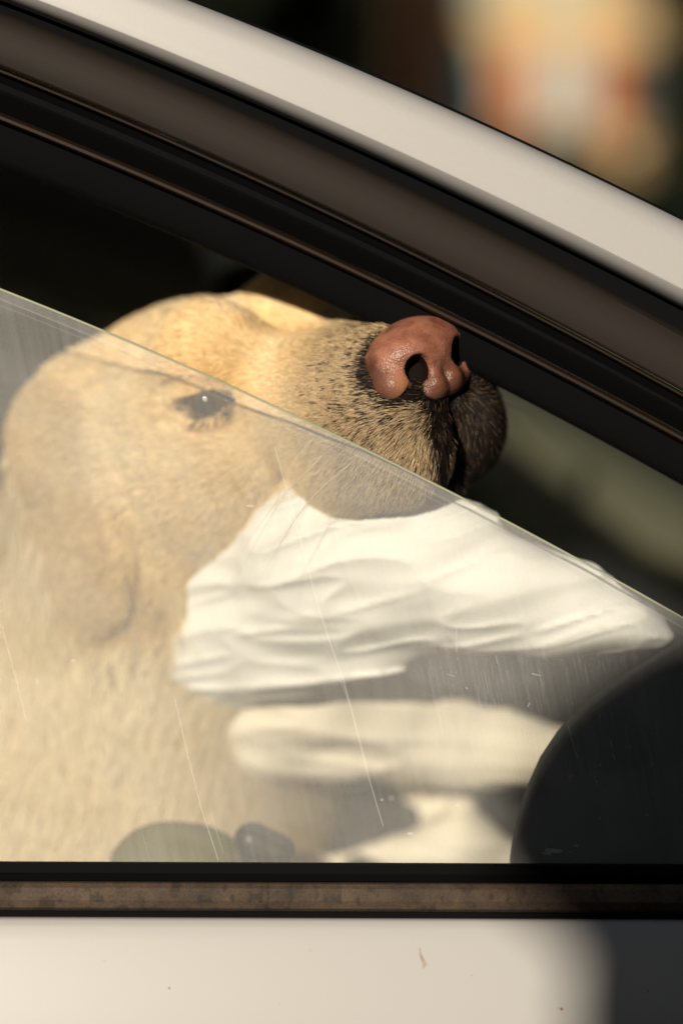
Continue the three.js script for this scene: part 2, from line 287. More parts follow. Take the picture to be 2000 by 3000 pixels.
// side glass, lowered part way: a real pane 4 mm thick, its outer dust film thickened for the reflected haze
const GZ = -0.016, GT = 0.004;
{
  const W = 2048, H = 1408, x0 = -0.2, y0 = 0.95, wide = 0.5, high = wide * H / W;
  const px = (m) => ((m - 1000) * U16 * (DIST - GZ) / DIST - x0) / wide * W, py = (m) => H - (EYE + (1500 - m) * U16 * (DIST - GZ) / DIST - y0) / high * H;
  const dustHaze = document.createElement('canvas'); dustHaze.width = W; dustHaze.height = H;
  const c = dustHaze.getContext('2d'), img = c.createImageData(W, H);
  for (let y = 0; y < H; y++) for (let x = 0; x < W; x++) {
    const n = fbm(x / 160, y / 160, 4, 3), streak = fbm((x - y * 0.22) / 7, y / 260, 8, 3), grain = hash3(x, y, 5), o = (y * W + x) * 4;
    const fine = sstep(grain, 0.985, 1) * 14;
    const hazeStreaks = sstep(fbm((x + y * 0.5) / 210, (y - x * 0.25) / 90, 12, 4), 0.42, 0.68);
    const g = 216 - 14 * (n - 0.5) - 12 * (streak - 0.5) - 9 * (grain - 0.5) - 9 * hazeStreaks - fine;  // real dust, thickened with broad streaks to paint the milky reflected haze
    img.data[o] = img.data[o + 1] = img.data[o + 2] = g; img.data[o + 3] = 255;
  }
  c.putImageData(img, 0, 0); c.lineCap = 'round';
  const line = (pts, w, a, v = 120) => { c.strokeStyle = `rgba(${v},${v},${v},${a * 0.6})`; c.lineWidth = w; c.beginPath(); pts.forEach(([x, y], i) => i ? c.lineTo(px(x), py(y)) : c.moveTo(px(x), py(y))); c.stroke(); };
  line([[805, 1310], [850, 1470], [895, 1640], [930, 1770], [962, 1870], [1005, 1990], [1042, 2130], [1080, 2280], [1122, 2420]], 2.6, 0.55);
  line([[985, 1960], [1030, 2080], [1075, 2250]], 2, 0.4);
  line([[513, 2050], [545, 2190], [590, 2370], [640, 2520]], 1.8, 0.6, 90); line([[620, 2390], [655, 2500]], 1.2, 0.5, 90);
  line([[0, 1815], [35, 1940], [78, 2110]], 2, 0.5, 100); line([[440, 1410], [455, 1470], [470, 1540]], 1.6, 0.4); line([[350, 1960], [372, 2060]], 1.4, 0.4); line([[405, 2060], [415, 2110]], 1.2, 0.5);
  line([[370, 2270], [400, 2380], [440, 2520]], 1.2, 0.4);
  for (let i = 0; i < 420; i++) { const x = 1250 + rnd() * 680, y = 1850 + rnd() * 420, l = 15 + rnd() * 70; line([[x, y], [x + l * 0.2, y + l]], 0.6 + rnd() * 1.1, 0.10 + rnd() * 0.22, 120); }
  for (let i = 0; i < 260; i++) { const x = rnd() * 2000, y = 900 + rnd() * 1600, l = 8 + rnd() * 50; line([[x, y], [x + l * (0.1 + 0.25 * rnd()), y + l]], 0.6 + rnd(), 0.05 + rnd() * 0.14, 120); }
  line([[1250, 2085], [1400, 2092], [1590, 2103]], 1.2, 0.35); line([[1310, 1975], [1330, 1982]], 1.2, 0.6, 90); line([[1558, 1974], [1582, 1979]], 2, 0.7, 80); line([[1336, 1840], [1337, 1912]], 1.4, 0.5, 80);
  line([[1450, 1920], [1457, 1945]], 1.2, 0.5, 80); line([[1545, 2070], [1550, 2060]], 2, 0.7, 50); line([[1364, 2014], [1368, 2018]], 2, 0.7, 80); line([[1830, 1820], [1872, 1990], [1888, 2110]], 14, 0.10, 120); line([[1660, 2120], [1690, 2220]], 2, 0.5, 90);
  for (const [x, y, rx, ry, a, v] of [[735, 1452, 9, 13, 0.28, 120], [733, 1482, 14, 3, 0.6, 70], [1620, 2492, 26, 6, 0.7, 60], [1600, 2500, 16, 4, 0.6, 70], [1685, 2478, 9, 3, 0.6, 90], [1201, 2442, 9, 4, 0.6, 70], [1118, 2343, 5, 4, 0.5, 80], [1146, 2338, 10, 9, 0.25, 120], [1338, 2357, 5, 3, 0.5, 80], [110, 1995, 4, 8, 0.5, 80], [1010, 2300, 70, 26, 0.06, 120], [215, 1935, 6, 3, 0.6, 60]]) { c.fillStyle = `rgba(${v},${v},${v},${a * 0.55})`; c.beginPath(); c.ellipse(px(x), py(y), rx / U16 * 0.00016 * 0.66, ry * 0.66, 0.1, 0, 7); c.fill(); }
  for (let i = 0; i < 900; i++) { const s = 0.5 + rnd() * 1.1; c.fillStyle = `rgba(90,90,90,${0.15 + rnd() * 0.4})`; c.fillRect(px(rnd() * 2000), py(880 + rnd() * 1640), s, s); }
  const edgeReflection = (off, w, a) => { c.strokeStyle = `rgba(150,150,150,${a})`; c.lineWidth = w; c.beginPath(); for (let x = -200; x <= 2200; x += 50) { const yy = qy('glass', x) + off; x < -150 ? c.moveTo(px(x), py(yy)) : c.lineTo(px(x), py(yy)); } c.stroke(); };  // thin lines along the pane edge, painting its second reflection
  edgeReflection(34, 3, 0.30); edgeReflection(52, 2, 0.22); edgeReflection(22, 14, 0.10);
  const dustHazeTex = new THREE.CanvasTexture(dustHaze);
  const front = phys(lin(0.985, 0.985, 0.965), 0.04, { transmission: 1.0, transmissionMap: dustHazeTex, ior: 1.5, thickness: 0 });
  const back = phys(lin(0.975, 0.985, 0.972), 0.02, { transmission: 1, ior: 1.5, thickness: 0 });
  const rim = phys(lin(0.55, 0.58, 0.42), 0.35, { transmission: 0.3, thickness: 0 });
  const top = [], bottom = at(0, 2760, GZ).y, xs = []; for (let x = -1500; x <= 3150; x += 50) xs.push(x);
  xs.forEach((x) => top.push(at(x, qy('glass', x), GZ)));
  const pos = [], uv = [], idx = [], quad = (a, b, cc, d) => { const k = pos.length / 3; for (const p of [a, b, cc, d]) { pos.push(p.x, p.y, p.z); uv.push((p.x - x0) / wide, (p.y - y0) / high); } idx.push(k, k + 1, k + 2, k, k + 2, k + 3); };
  const g = new THREE.BufferGeometry(), lo = (p, z) => V(p.x, bottom, z), bv = 0.0006;
  const S = (p, dy, z) => V(p.x, p.y - dy, z);
  let start = 0; const close = (m) => { g.addGroup(start, idx.length - start, m); start = idx.length; };
  for (let i = 0; i < top.length - 1; i++) quad(lo(top[i], GZ), lo(top[i + 1], GZ), S(top[i + 1], bv * 2, GZ), S(top[i], bv * 2, GZ));
  close(0);
  for (let i = 0; i < top.length - 1; i++) quad(lo(top[i + 1], GZ - GT), lo(top[i], GZ - GT), S(top[i], bv * 2, GZ - GT), S(top[i + 1], bv * 2, GZ - GT));
  close(1);
  for (let i = 0; i < top.length - 1; i++) {
    const a = top[i], b = top[i + 1], ring = [[2 * bv, 0], [0.5 * bv, -bv], [0, -GT / 2], [0.5 * bv, -GT + bv], [2 * bv, -GT]];
    for (let j = 0; j < 4; j++) quad(S(a, ring[j][0], GZ + ring[j][1]), S(b, ring[j][0], GZ + ring[j][1]), S(b, ring[j + 1][0], GZ + ring[j + 1][1]), S(a, ring[j + 1][0], GZ + ring[j + 1][1]));
  }
  for (const [p, f] of [[top[0], 1], [top[top.length - 1], 0]]) f ? quad(lo(p, GZ - GT), lo(p, GZ), S(p, 2 * bv, GZ), S(p, 2 * bv, GZ - GT)) : quad(lo(p, GZ), lo(p, GZ - GT), S(p, 2 * bv, GZ - GT), S(p, 2 * bv, GZ));
  quad(lo(top[0], GZ - GT), lo(top[top.length - 1], GZ - GT), lo(top[top.length - 1], GZ), lo(top[0], GZ));
  close(2);
  g.setAttribute('position', new THREE.Float32BufferAttribute(pos, 3)); g.setAttribute('uv', new THREE.Float32BufferAttribute(uv, 2)); g.setIndex(idx); g.computeVertexNormals();
  const pane = mesh('window_glass', g, [front, back, rim], car);
  pane.userData.label = 'dusty scratched side window glass, lowered part way';
}

// black panel added behind the glass, outlined as the dark reflection there
{
  const z = -0.026, pts = [[1512, 2620], [1512, 2530], [1520, 2470], [1536, 2400], [1562, 2320], [1600, 2235], [1650, 2160], [1710, 2095], [1780, 2035], [1860, 1982], [1940, 1935], [2050, 1878], [2300, 1770], [2600, 1850], [3000, 2100], [3300, 2330], [3300, 2620]];
  const sh = new THREE.Shape(pts.map(([x, y]) => { const p = at(x, y, z); return new THREE.Vector2(p.x, p.y); }));
  const g = new THREE.ExtrudeGeometry(sh, { depth: 0.018, bevelEnabled: true, bevelThickness: 0.003, bevelSize: 0.002, bevelSegments: 3, curveSegments: 4 }).translate(0, 0, z - 0.018);
  mesh('dark_reflection_panel', creased(g, 0.6), std(lin(0.004, 0.006, 0.0065), 0.75), car).userData.label = 'black panel added inside the glass to give its dark reflected shape';
}

// roof, windscreen, far side, floor and cabin
const FAR = -1.42;
{
  const roofX = XS.filter((x) => x <= 200), wsX = XS.filter((x) => x >= 200);
  const back = (x, dz) => { const p = at(x, qy('railTop', x) + 10, -0.07); return p; };
  const sheet = (xs, thick, crown) => loft(xs.map((x) => { const p = back(x), out = []; for (let i = 0; i <= 10; i++) { const s = i / 10; out.push(V(p.x, p.y + crown * 4 * s * (1 - s), lerp(-0.07, FAR + 0.03, s))); } for (let i = 10; i >= 0; i--) { const s = i / 10; out.push(V(p.x, p.y - thick + crown * 4 * s * (1 - s), lerp(-0.07, FAR + 0.03, s))); } return out; }), 0.5);
  mesh('roof', sheet(roofX, 0.02, 0.015), paint, car);
  const rear = back(-2700);
  mesh('rear_roof', (() => { const secs = []; for (let i = 0; i <= 10; i++) { const x = rear.x - i * 0.17, y = rear.y + 0.05 * Math.sin(i / 10 * 2.2) - (i > 6 ? (i - 6) * (i - 6) * 0.012 : 0); secs.push([V(x, y, 0), V(x, y + 0.015, -0.35), V(x, y + 0.02, -0.7), V(x, y + 0.015, -1.1), V(x, y, FAR), V(x, y - 0.03, FAR), V(x, y - 0.03, 0)]); } return loft(secs, 0.6); })(), paint, car);
  mesh('headliner', (() => { const xs = XS.filter((x) => x <= 330); return loft(xs.map((x) => { const p = back(x); return [V(p.x, p.y - 0.024, -0.08), V(p.x, p.y - 0.024, FAR + 0.05), V(p.x, p.y - 0.04, FAR + 0.05), V(p.x, p.y - 0.04, -0.08)]; }), 0.5); })(), std(lin(0.24, 0.215, 0.175), 0.95), car);
  mesh('windscreen', sheet(wsX.concat([3900, 4300, 4700]), 0.005, 0.015), phys(lin(0.85, 0.9, 0.86), 0.02, { transmission: 1, thickness: 0 }), car);
  // far pillar and far door
  const far = (prof, xs = XS) => loft(xs.map((x) => prof.map(([k, s, z]) => { const p = at(x, qy(k, x) + s, -0.02); return V(p.x, p.y, z); })), 0.6);
  mesh('far_pillar', far([['railTop', 0, FAR], ['inner', -20, FAR + 0.015], ['inner', 0, FAR + 0.05], ['railBot', -40, FAR + 0.09], ['railTop', 20, FAR + 0.06]]), std(lin(0.55, 0.50, 0.36), 0.85), car).userData.label = 'beige inner trim of the far windscreen pillar';
  mesh('far_door', rbox(2.2, 0.62, 0.10, 0.03, -0.45, 0.64, FAR - 0.01), paint, car);
  mesh('far_door_lining', rbox(2.2, 0.72, 0.06, 0.02, -0.45, 0.65, FAR + 0.09), plasticDark, car);
  mesh('floor_pan', rbox(3.6, 0.06, 1.36, 0.02, -0.5, 0.26, -0.71), plasticDark, car);
  mesh('dashboard', rbox(0.55, 0.34, 1.30, 0.09, 0.62, 0.80, -0.72), plasticDark, car);
  mesh('firewall', rbox(0.06, 0.66, 1.34, 0.02, 0.93, 0.62, -0.71), plasticDark, car);
  const mirror = mesh('rear_view_mirror', rbox(0.05, 0.075, 0.25, 0.02).rotateY(-0.3).translate(-0.03, 1.285, -0.62), plasticDark, car);
  mesh('stalk', tube([V(-0.03, 1.30, -0.66), V(0.0, 1.33, -0.68), V(0.02, 1.35, -0.70)], 0.008, 8, 8), plasticDark, mirror);
  const seat = (z) => {
    const fabric = std(lin(0.022, 0.022, 0.023), 0.95), cushion = mesh('seat_cushion', rbox(0.50, 0.17, 0.50, 0.06, -0.16, 0.45, z), fabric, car);
    mesh('seat_bolster', rbox(0.46, 0.10, 0.09, 0.04, -0.16, 0.53, z + 0.22), fabric, cushion);
    const b = mesh('seat_back', rbox(0.15, 0.62, 0.48, 0.06).rotateZ(0.30).translate(-0.50, 0.80, z), fabric, car);
    mesh('headrest', rbox(0.10, 0.19, 0.26, 0.05).rotateZ(0.25).translate(-0.60, 1.20, z), fabric, b);
    mesh('seat_base', rbox(0.44, 0.12, 0.42, 0.02, -0.17, 0.335, z), plasticDark, cushion);
  };
  seat(-0.36); seat(-1.05);
  mesh('rear_bulkhead', rbox(0.2, 0.95, 1.32, 0.06, -1.55, 0.72, -0.71), plasticDark, car);
  // body outside the picture: rear door, front wing, bonnet, sills, wheels
  mesh('rear_door', rbox(1.10, 0.66, 0.07, 0.03, -1.06, 0.62, -0.02), paint, car);
  mesh('rear_quarter', rbox(0.65, 0.62, 1.42, 0.12, -2.05, 0.70, FAR / 2), paint, car);
  mesh('rear_window_frame', rbox(0.05, 0.50, 0.06, 0.02, -0.545, 1.22, -0.045), plasticDark, car);
  mesh('front_wing', rbox(0.95, 0.62, 0.10, 0.04, 1.03, 0.64, -0.04), paint, car);
  mesh('front_wing', rbox(0.95, 0.62, 0.10, 0.04, 1.03, 0.64, FAR + 0.04), paint, car);
  mesh('bonnet', rbox(0.85, 0.05, 1.30, 0.02).rotateZ(-0.10).translate(1.10, 0.92, FAR / 2), paint, car);
  mesh('front_bumper', rbox(0.16, 0.48, 1.42, 0.06, 1.56, 0.52, FAR / 2), paint, car);
  for (const z of [-0.03, FAR + 0.03]) mesh('sill', rbox(2.3, 0.12, 0.09, 0.03, -0.45, 0.28, z), plasticDark, car);
  for (const [x, z] of [[1.10, -0.10], [-1.65, -0.10], [1.10, FAR + 0.10], [-1.65, FAR + 0.10]]) {
    const tyre = mesh('wheel', new THREE.TorusGeometry(0.245, 0.07, 16, 40).scale(1, 1, 1.3).translate(x, 0.315, z), std(lin(0.02, 0.02, 0.02), 0.9), car);
    mesh('rim', new THREE.CylinderGeometry(0.19, 0.19, 0.13, 28).rotateX(Math.PI / 2).translate(x, 0.315, z), std(lin(0.5, 0.5, 0.5), 0.35, { metalness: 0.9 }), tyre);
  }
}

// ───────── the dog ─────────
const F = V(0.672, 0.116, 0.731).normalize();
const Lft = V(0.66, 0.343, -0.66); Lft.addScaledVector(F, -Lft.dot(F)).normalize();
const Up = new THREE.Vector3().crossVectors(F, Lft).normalize(), Rt = Lft.clone().negate();
const NOSE = at(1292, 1036, -0.036);
const HS = 0.00115;
const headM = new THREE.Matrix4().makeBasis(F, Up, Rt).scale(V(HS, HS, HS)).setPosition(NOSE);   // head space: millimetres forward, up, right of the nose tip
const headI = headM.clone().invert();
const hw = (f, u, r) => V(f, u, r).applyMatrix4(headM);

function headSDF(f, u, rr) {
  const r = Math.abs(rr);
  let d = cone(f, u, r, -102, -3, 0, 25, -30, 2, 0, 18);                                       // bridge
  d = smin(d, ell(f, u, r, -60, -8, 16, 48, 28, 22), 12);                                     // muzzle side
  d = smin(d, ell(f, u, r, -27, -28, 17, 26, 29, 19), 8);                                   // upper lip, front
  d = smin(d, ell(f, u, r, -46, -36, 23, 36, 21, 15), 9);                                     // flew
  d = smin(d, ell(f, u, r, -16, -10, 0, 14, 20, 20), 7);                                       // under the nose
  if (u < -16) d = smax(d, -(Math.hypot(r, Math.max(0, -f - 12)) - (0.5 + 0.06 * clamp(-16 - u, 0, 40))), 4);   // cleft between the lips
  d = smin(d, cone(f, u, r, -26, -50, 0, 11, -128, -50, 0, 22), 5);                         // lower jaw
  let s = ell(f, u, r, -160, 6, 0, 58, 42, 54);                                               // skull
  s = smin(s, ell(f, u, r, -108, 26.5, 27, 27, 22, 22), 17);                                    // brow
  s = smin(s, ell(f, u, r, -142, -20, 34, 44, 34, 24), 18);                                   // cheek
  d = smin(d, s, 22);
  d = smax(d, -ell(f, u, r, -102, 8, 46, 14, 9.5, 12), 7);                                    // eye socket
  const lid = Math.abs(ell(f, u, r, -108, 9, 37, 13.5, 11, 12.5)) - 2.0;
  d = smin(d, Math.max(lid, -(Math.abs(u - 9 + (f + 106) * 0.08) - 5.2), -(r - 32)), 5);      // lids
  // ear: a folded flap that hangs beside the cheek
  const ea = 0.30, eu = u - 10, ef = f + 198, er = r - 60 - 0.10 * Math.max(0, -eu) + 0.004 * eu * eu * (eu > 0 ? 1 : 0.05);
  const e1 = ef * Math.cos(ea) + eu * Math.sin(ea), e2 = -ef * Math.sin(ea) + eu * Math.cos(ea);
  d = smin(d, ell(e1, e2, er, 0, -24, 0, 30 + 0.16 * (e2 + 24), 48, 7), 12);
  d = smin(d, cone(f, u, r, -186, 20, 38, 22, -202, 4, 60, 14), 14);
  return d;
}
const W = (v) => [v.x, v.y, v.z];
const bodyPrims = (() => {
  const nape = hw(-200, -26, 0), throat = hw(-165, -35, 0);
  return { nape: W(nape), throat: W(throat) };
})();
const tmpV = new THREE.Vector3();
function bodySDF(x, y, z) {
  const n = bodyPrims.nape, t = bodyPrims.throat;
  let d = cone(x, y, z, n[0], n[1], n[2], 0.058, -0.20, 1.00, -0.36, 0.125);
  d = smin(d, cone(x, y, z, t[0], t[1], t[2], 0.050, -0.11, 1.00, -0.30, 0.105), 0.05);
  d = smin(d, ell(x, y, z, -0.17, 0.92, -0.34, 0.15, 0.19, 0.14), 0.06);
  d = smin(d, cone(x, y, z, -0.16, 0.95, -0.27, 0.075, -0.13, 0.73, -0.24, 0.042), 0.04);
  d = smin(d, cone(x, y, z, -0.13, 0.73, -0.24, 0.040, -0.10, 0.575, -0.23, 0.034), 0.02);
  d = smin(d, ell(x, y, z, -0.075, 0.565, -0.225, 0.055, 0.030, 0.040), 0.02);
  d = smin(d, cone(x, y, z, -0.14, 0.90, -0.44, 0.07, -0.12, 0.575, -0.44, 0.034), 0.04);
  d = smin(d, ell(x, y, z, -0.085, 0.565, -0.44, 0.055, 0.030, 0.040), 0.02);
  d = smin(d, ell(x, y, z, -0.27, 0.72, -0.36, 0.13, 0.18, 0.15), 0.06);
  return d;
}
function dogSDF(x, y, z) {          // metres
  tmpV.set(x, y, z).applyMatrix4(headI);
  const b = bodySDF(x, y, z);
  if (tmpV.x < -330 || tmpV.y < -260) return b;
  return smin(headSDF(tmpV.x, tmpV.y, tmpV.z) * HS, b, 0.045);
}
const inHead = (f) => f > -200;
const headGeo = surfaceNets((f, u, r) => { const p = V(f, u, r).applyMatrix4(headM); return smin(headSDF(f, u, r), bodySDF(p.x, p.y, p.z) / HS, 40); }, [-235, -105, -95], [6, 85, 95], 2.0);
const restGeo = surfaceNets((x, y, z) => { const d = dogSDF(x, y, z); return tmpV.set(x, y, z).applyMatrix4(headI).x > -212 && tmpV.y > -88 && tmpV.y < 80 ? d + 0.006 : d; }, [-0.46, 0.52, -0.60], [0.10, 1.34, -0.03], 0.008);

// coat colours by place on the head: pigment, and rim light on the far lip
const CREAM = [0.90, 0.68, 0.37], PALE = [0.93, 0.80, 0.57], TAN = [0.45, 0.335, 0.205], DARK = [0.010, 0.007, 0.006], BROWN = [0.11, 0.07, 0.042];
const mixc = (a, b, t) => [lerp(a[0], b[0], t), lerp(a[1], b[1], t), lerp(a[2], b[2], t)];
function darkness(f, u, r) {     // share of black hairs
  const n = fbm(f / 9 + 5, u / 9, r / 9, 3) - 0.5, m = fbm(f / 26, u / 26, r / 26 + 3, 2) - 0.5, ar = Math.abs(r);
  const dn = Math.hypot((f + 14) / 1.1, (u + 1) / 0.90, r / 1.62) - 18;
  let k = 1 - sstep(dn + n * 5 - 3.5 * sstep(-u, 6, 14), -2, 3.5);                                                         // ring round the nose
  const front = sstep(19 - (r < 0 ? ar * 0.62 : ar) + (-u - 20) * 0.10 + n * 9 + m * 8, -3, 5) * sstep(f, -48, -34) * sstep(-u, 8, 15);   // front of the lips
  k = Math.max(k, front * 0.98) * (r < 0 ? 1 - sstep(ar + n * 4, 25, 29) : 1);  // black hairs dropped at the far lip edge to paint its rim light
  const patch = 1 - sstep(Math.hypot((u + 40) / 9, (r - 9) / 4.5) + n * 0.8, 0.6, 1.1);         // paler tufts on the lip
  if (f > -40) k *= 1 - 0.75 * patch;
  const spots = sstep(-dn, -24, -5) * sstep(fbm(f / 1.8, u / 1.8, r / 1.8, 2), 0.50, 0.72) * 0.8;
  k = Math.max(k, spots, 0.20 * sstep(f, -52, -26) * sstep(-u, -5, 12));
  const lipLine = 1 - sstep(Math.abs(u + 57 + 0.06 * (f + 30)), 1.5, 5);
  if (f > -100 && ar > 4) k = Math.max(k, lipLine * 0.8);
  const eye = Math.hypot((f + 104) / 14, (u - 8.5) / 8.5, (ar - 41) / 12);
  k = Math.max(k, 1 - sstep(eye + n * 0.3, 0.8, 1.12));
  return clamp(k, 0, 1);
}
function coat(f, u, r) {
  const n = fbm(f / 18, u / 18, r / 18 + 9, 3) - 0.5;
  let c = mixc(CREAM, PALE, clamp(0.45 + n * 1.4 - (f > -110 ? 0.3 : 0), 0, 1));
  c = mixc(c, TAN, clamp(sstep(f, -72, -32) * 0.95 + n * 0.4, 0, 1));
  const golden = Math.exp(-Math.pow((f + 100) / 18, 2) - Math.pow((u - 12) / 16, 2));
  c = mixc(c, [0.86, 0.53, 0.16], clamp(golden * 0.7, 0, 1));
  if (f < -160 && Math.abs(r) > 56) c = mixc(c, [0.60, 0.42, 0.22], 0.5);
  return c;
}
function colourGeo(g, toHead) {
  const p = g.attributes.position, col = [];
  for (let i = 0; i < p.count; i++) { const v = V(p.getX(i), p.getY(i), p.getZ(i)); if (toHead) v.applyMatrix4(headI); const c = v.x > -260 ? mixc(coat(v.x, v.y, v.z), DARK, darkness(v.x, v.y, v.z)) : PALE; col.push(...c); }
  g.setAttribute('color', new THREE.Float32BufferAttribute(col, 3)); return g;
}
colourGeo(headGeo, false); colourGeo(restGeo, true);
const dog = thing('dog', 'cream yellow dog with pink brown nose looking out over the lowered window', 'dog');
const headWorld = headGeo.clone().applyMatrix4(headM);
mesh('body', mergeGeometries([headWorld, restGeo]), phys(0xffffff, 0.9, { vertexColors: true, specularIntensity: 0.15 }), dog);

// nose leather
{
  const pebble = (x, y, z) => {      // leather grain: height over cells about a millimetre wide
    x /= 1.25; y /= 1.25; z /= 1.25; const xi = Math.floor(x), yi = Math.floor(y), zi = Math.floor(z); let a = 9, b = 9;
    for (let i = -1; i <= 1; i++) for (let j = -1; j <= 1; j++) for (let k = -1; k <= 1; k++) { const X = xi + i, Y = yi + j, Z = zi + k, d = (X + hash3(X, Y, Z) - x) ** 2 + (Y + hash3(X + 71, Y, Z) - y) ** 2 + (Z + hash3(X, Y + 37, Z) - z) ** 2; if (d < a) { b = a; a = d; } else if (d < b) b = d; }
    return Math.min(1, (Math.sqrt(b) - Math.sqrt(a)) * 2.2);
  };
  const fn = (ff, uu, rr) => {
    const f = (ff + 12) / 1.18 - 12, u = uu / 1.18, r = Math.abs(rr) / 1.32, fold = rr;
    let d = ell(f, u, r, -14, 2.5, 0, 14.5, 12.5, 19);
    d = smin(d, ell(f, u, r, -10, 4, 0, 12, 9, 13), 5);
    d = smin(d, ell(f, u, r, -11, -4.6, 14.6, 8.6, 7.4, 6.4), 3);                           // wing of the nostril
    d = smin(d, ell(f, u, r, -6.5, -9, 3.4, 8, 6.0, 4.6), 4);                                  // pads each side of the cleft
    d = smin(d, ell(f, u, r, -9.5, -11.5, 0, 9, 4.0, 14), 3);                                    // moist lower rim
    d = smax(d, -ell(f, u, r, -0.5, -1.6, 8.6, 13, 5.2, 4.0), 1.4);                             // nostril
    d = smax(d, -cone(f, u, r, 0.5, -5.5, 10.2, 2.2, -4, -9.6, 15, 1.4), 1.4);                     // its slit, curling back
    d = smax(d, -cone(f, u, r, -4, -9.6, 15, 1.4, -16, -9.5, 23, 1.1), 1.3);
    d = smax(d, -cone(f, u, r, 3.9, 2, 0, 0.55, 2.2, -16, 0, 1.0), 1.4);                       // cleft
    return Math.abs(d) < 0.7 ? d - 0.10 * pebble(ff, uu, fold) : d;
  };
  const g = surfaceNets(fn, [-36, -24, -34], [12, 24, 34], 0.36);
  const p = g.attributes.position, col = [], noseF = [], noseU = [], noseR = [];
  for (let i = 0; i < p.count; i++) {
    noseF.push(p.getX(i)); noseU.push(p.getY(i)); noseR.push(p.getZ(i));
    const f = (p.getX(i) + 12) / 1.18 - 12, u = p.getY(i) / 1.18, r = p.getZ(i) / 1.32;
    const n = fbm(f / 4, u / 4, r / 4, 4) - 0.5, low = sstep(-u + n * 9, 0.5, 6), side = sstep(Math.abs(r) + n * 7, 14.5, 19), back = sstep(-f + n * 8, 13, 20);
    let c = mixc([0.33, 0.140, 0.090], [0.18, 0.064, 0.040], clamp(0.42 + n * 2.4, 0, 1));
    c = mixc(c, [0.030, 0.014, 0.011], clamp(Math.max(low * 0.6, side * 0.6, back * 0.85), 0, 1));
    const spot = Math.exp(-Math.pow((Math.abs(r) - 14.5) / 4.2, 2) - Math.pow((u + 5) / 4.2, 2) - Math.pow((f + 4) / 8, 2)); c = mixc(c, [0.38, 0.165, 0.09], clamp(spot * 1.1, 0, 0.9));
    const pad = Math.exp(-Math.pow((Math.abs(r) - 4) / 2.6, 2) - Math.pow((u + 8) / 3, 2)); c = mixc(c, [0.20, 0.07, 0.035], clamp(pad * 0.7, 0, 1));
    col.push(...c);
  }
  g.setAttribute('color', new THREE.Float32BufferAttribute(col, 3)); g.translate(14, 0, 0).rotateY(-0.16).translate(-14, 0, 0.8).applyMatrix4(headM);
  const inside = [], outside = [], ia = g.index.array;
  for (let i = 0; i < ia.length; i += 3) { const f = (noseF[ia[i]] + 12) / 1.18 - 12, u = noseU[ia[i]] / 1.18, r = Math.abs(noseR[ia[i]]) / 1.32; (f < -1.5 && Math.hypot((u + 1.6) / 5.5, (r - 8.6) / 4.3) < 1 ? inside : outside).push(ia[i], ia[i + 1], ia[i + 2]); }
  g.setIndex(outside.concat(inside)); g.clearGroups(); g.addGroup(0, outside.length, 0); g.addGroup(outside.length, inside.length, 1);
  const nostrilShade = phys(lin(0.012, 0.006, 0.005), 1, { specularIntensity: 0 });  // near-black inside the nostril: its deep shade put into the colour
  mesh('nose', g, [phys(0xffffff, 0.42, { vertexColors: true, clearcoat: 0.2, clearcoatRoughness: 0.28, specularIntensity: 0.5 }), nostrilShade], dog).userData.label = 'pebbled pink brown nose with dark lower edge';
}
// eyes
for (const s of [1, -1]) {
  const c = hw(-106, 8.5, 39.5 * s), e = mesh('eye', new THREE.SphereGeometry(0.0112, 32, 24).translate(c.x, c.y, c.z), phys(lin(0.055, 0.026, 0.012), 0.12, { clearcoat: 1, clearcoatRoughness: 0.02 }), dog);
  const ax = hw(-101, 8.5, 46 * s).sub(c).normalize();
  const pup = new THREE.SphereGeometry(0.0113, 24, 8, 0, 6.2832, 0, 0.42); pup.applyQuaternion(new THREE.Quaternion().setFromUnitVectors(V(0, 1, 0), ax)).translate(c.x, c.y, c.z);
  mesh('pupil', pup, phys(lin(0.003, 0.003, 0.003), 0.1, { clearcoat: 1, clearcoatRoughness: 0.02 }), e);
}

const bladeGeo = new THREE.BufferGeometry();
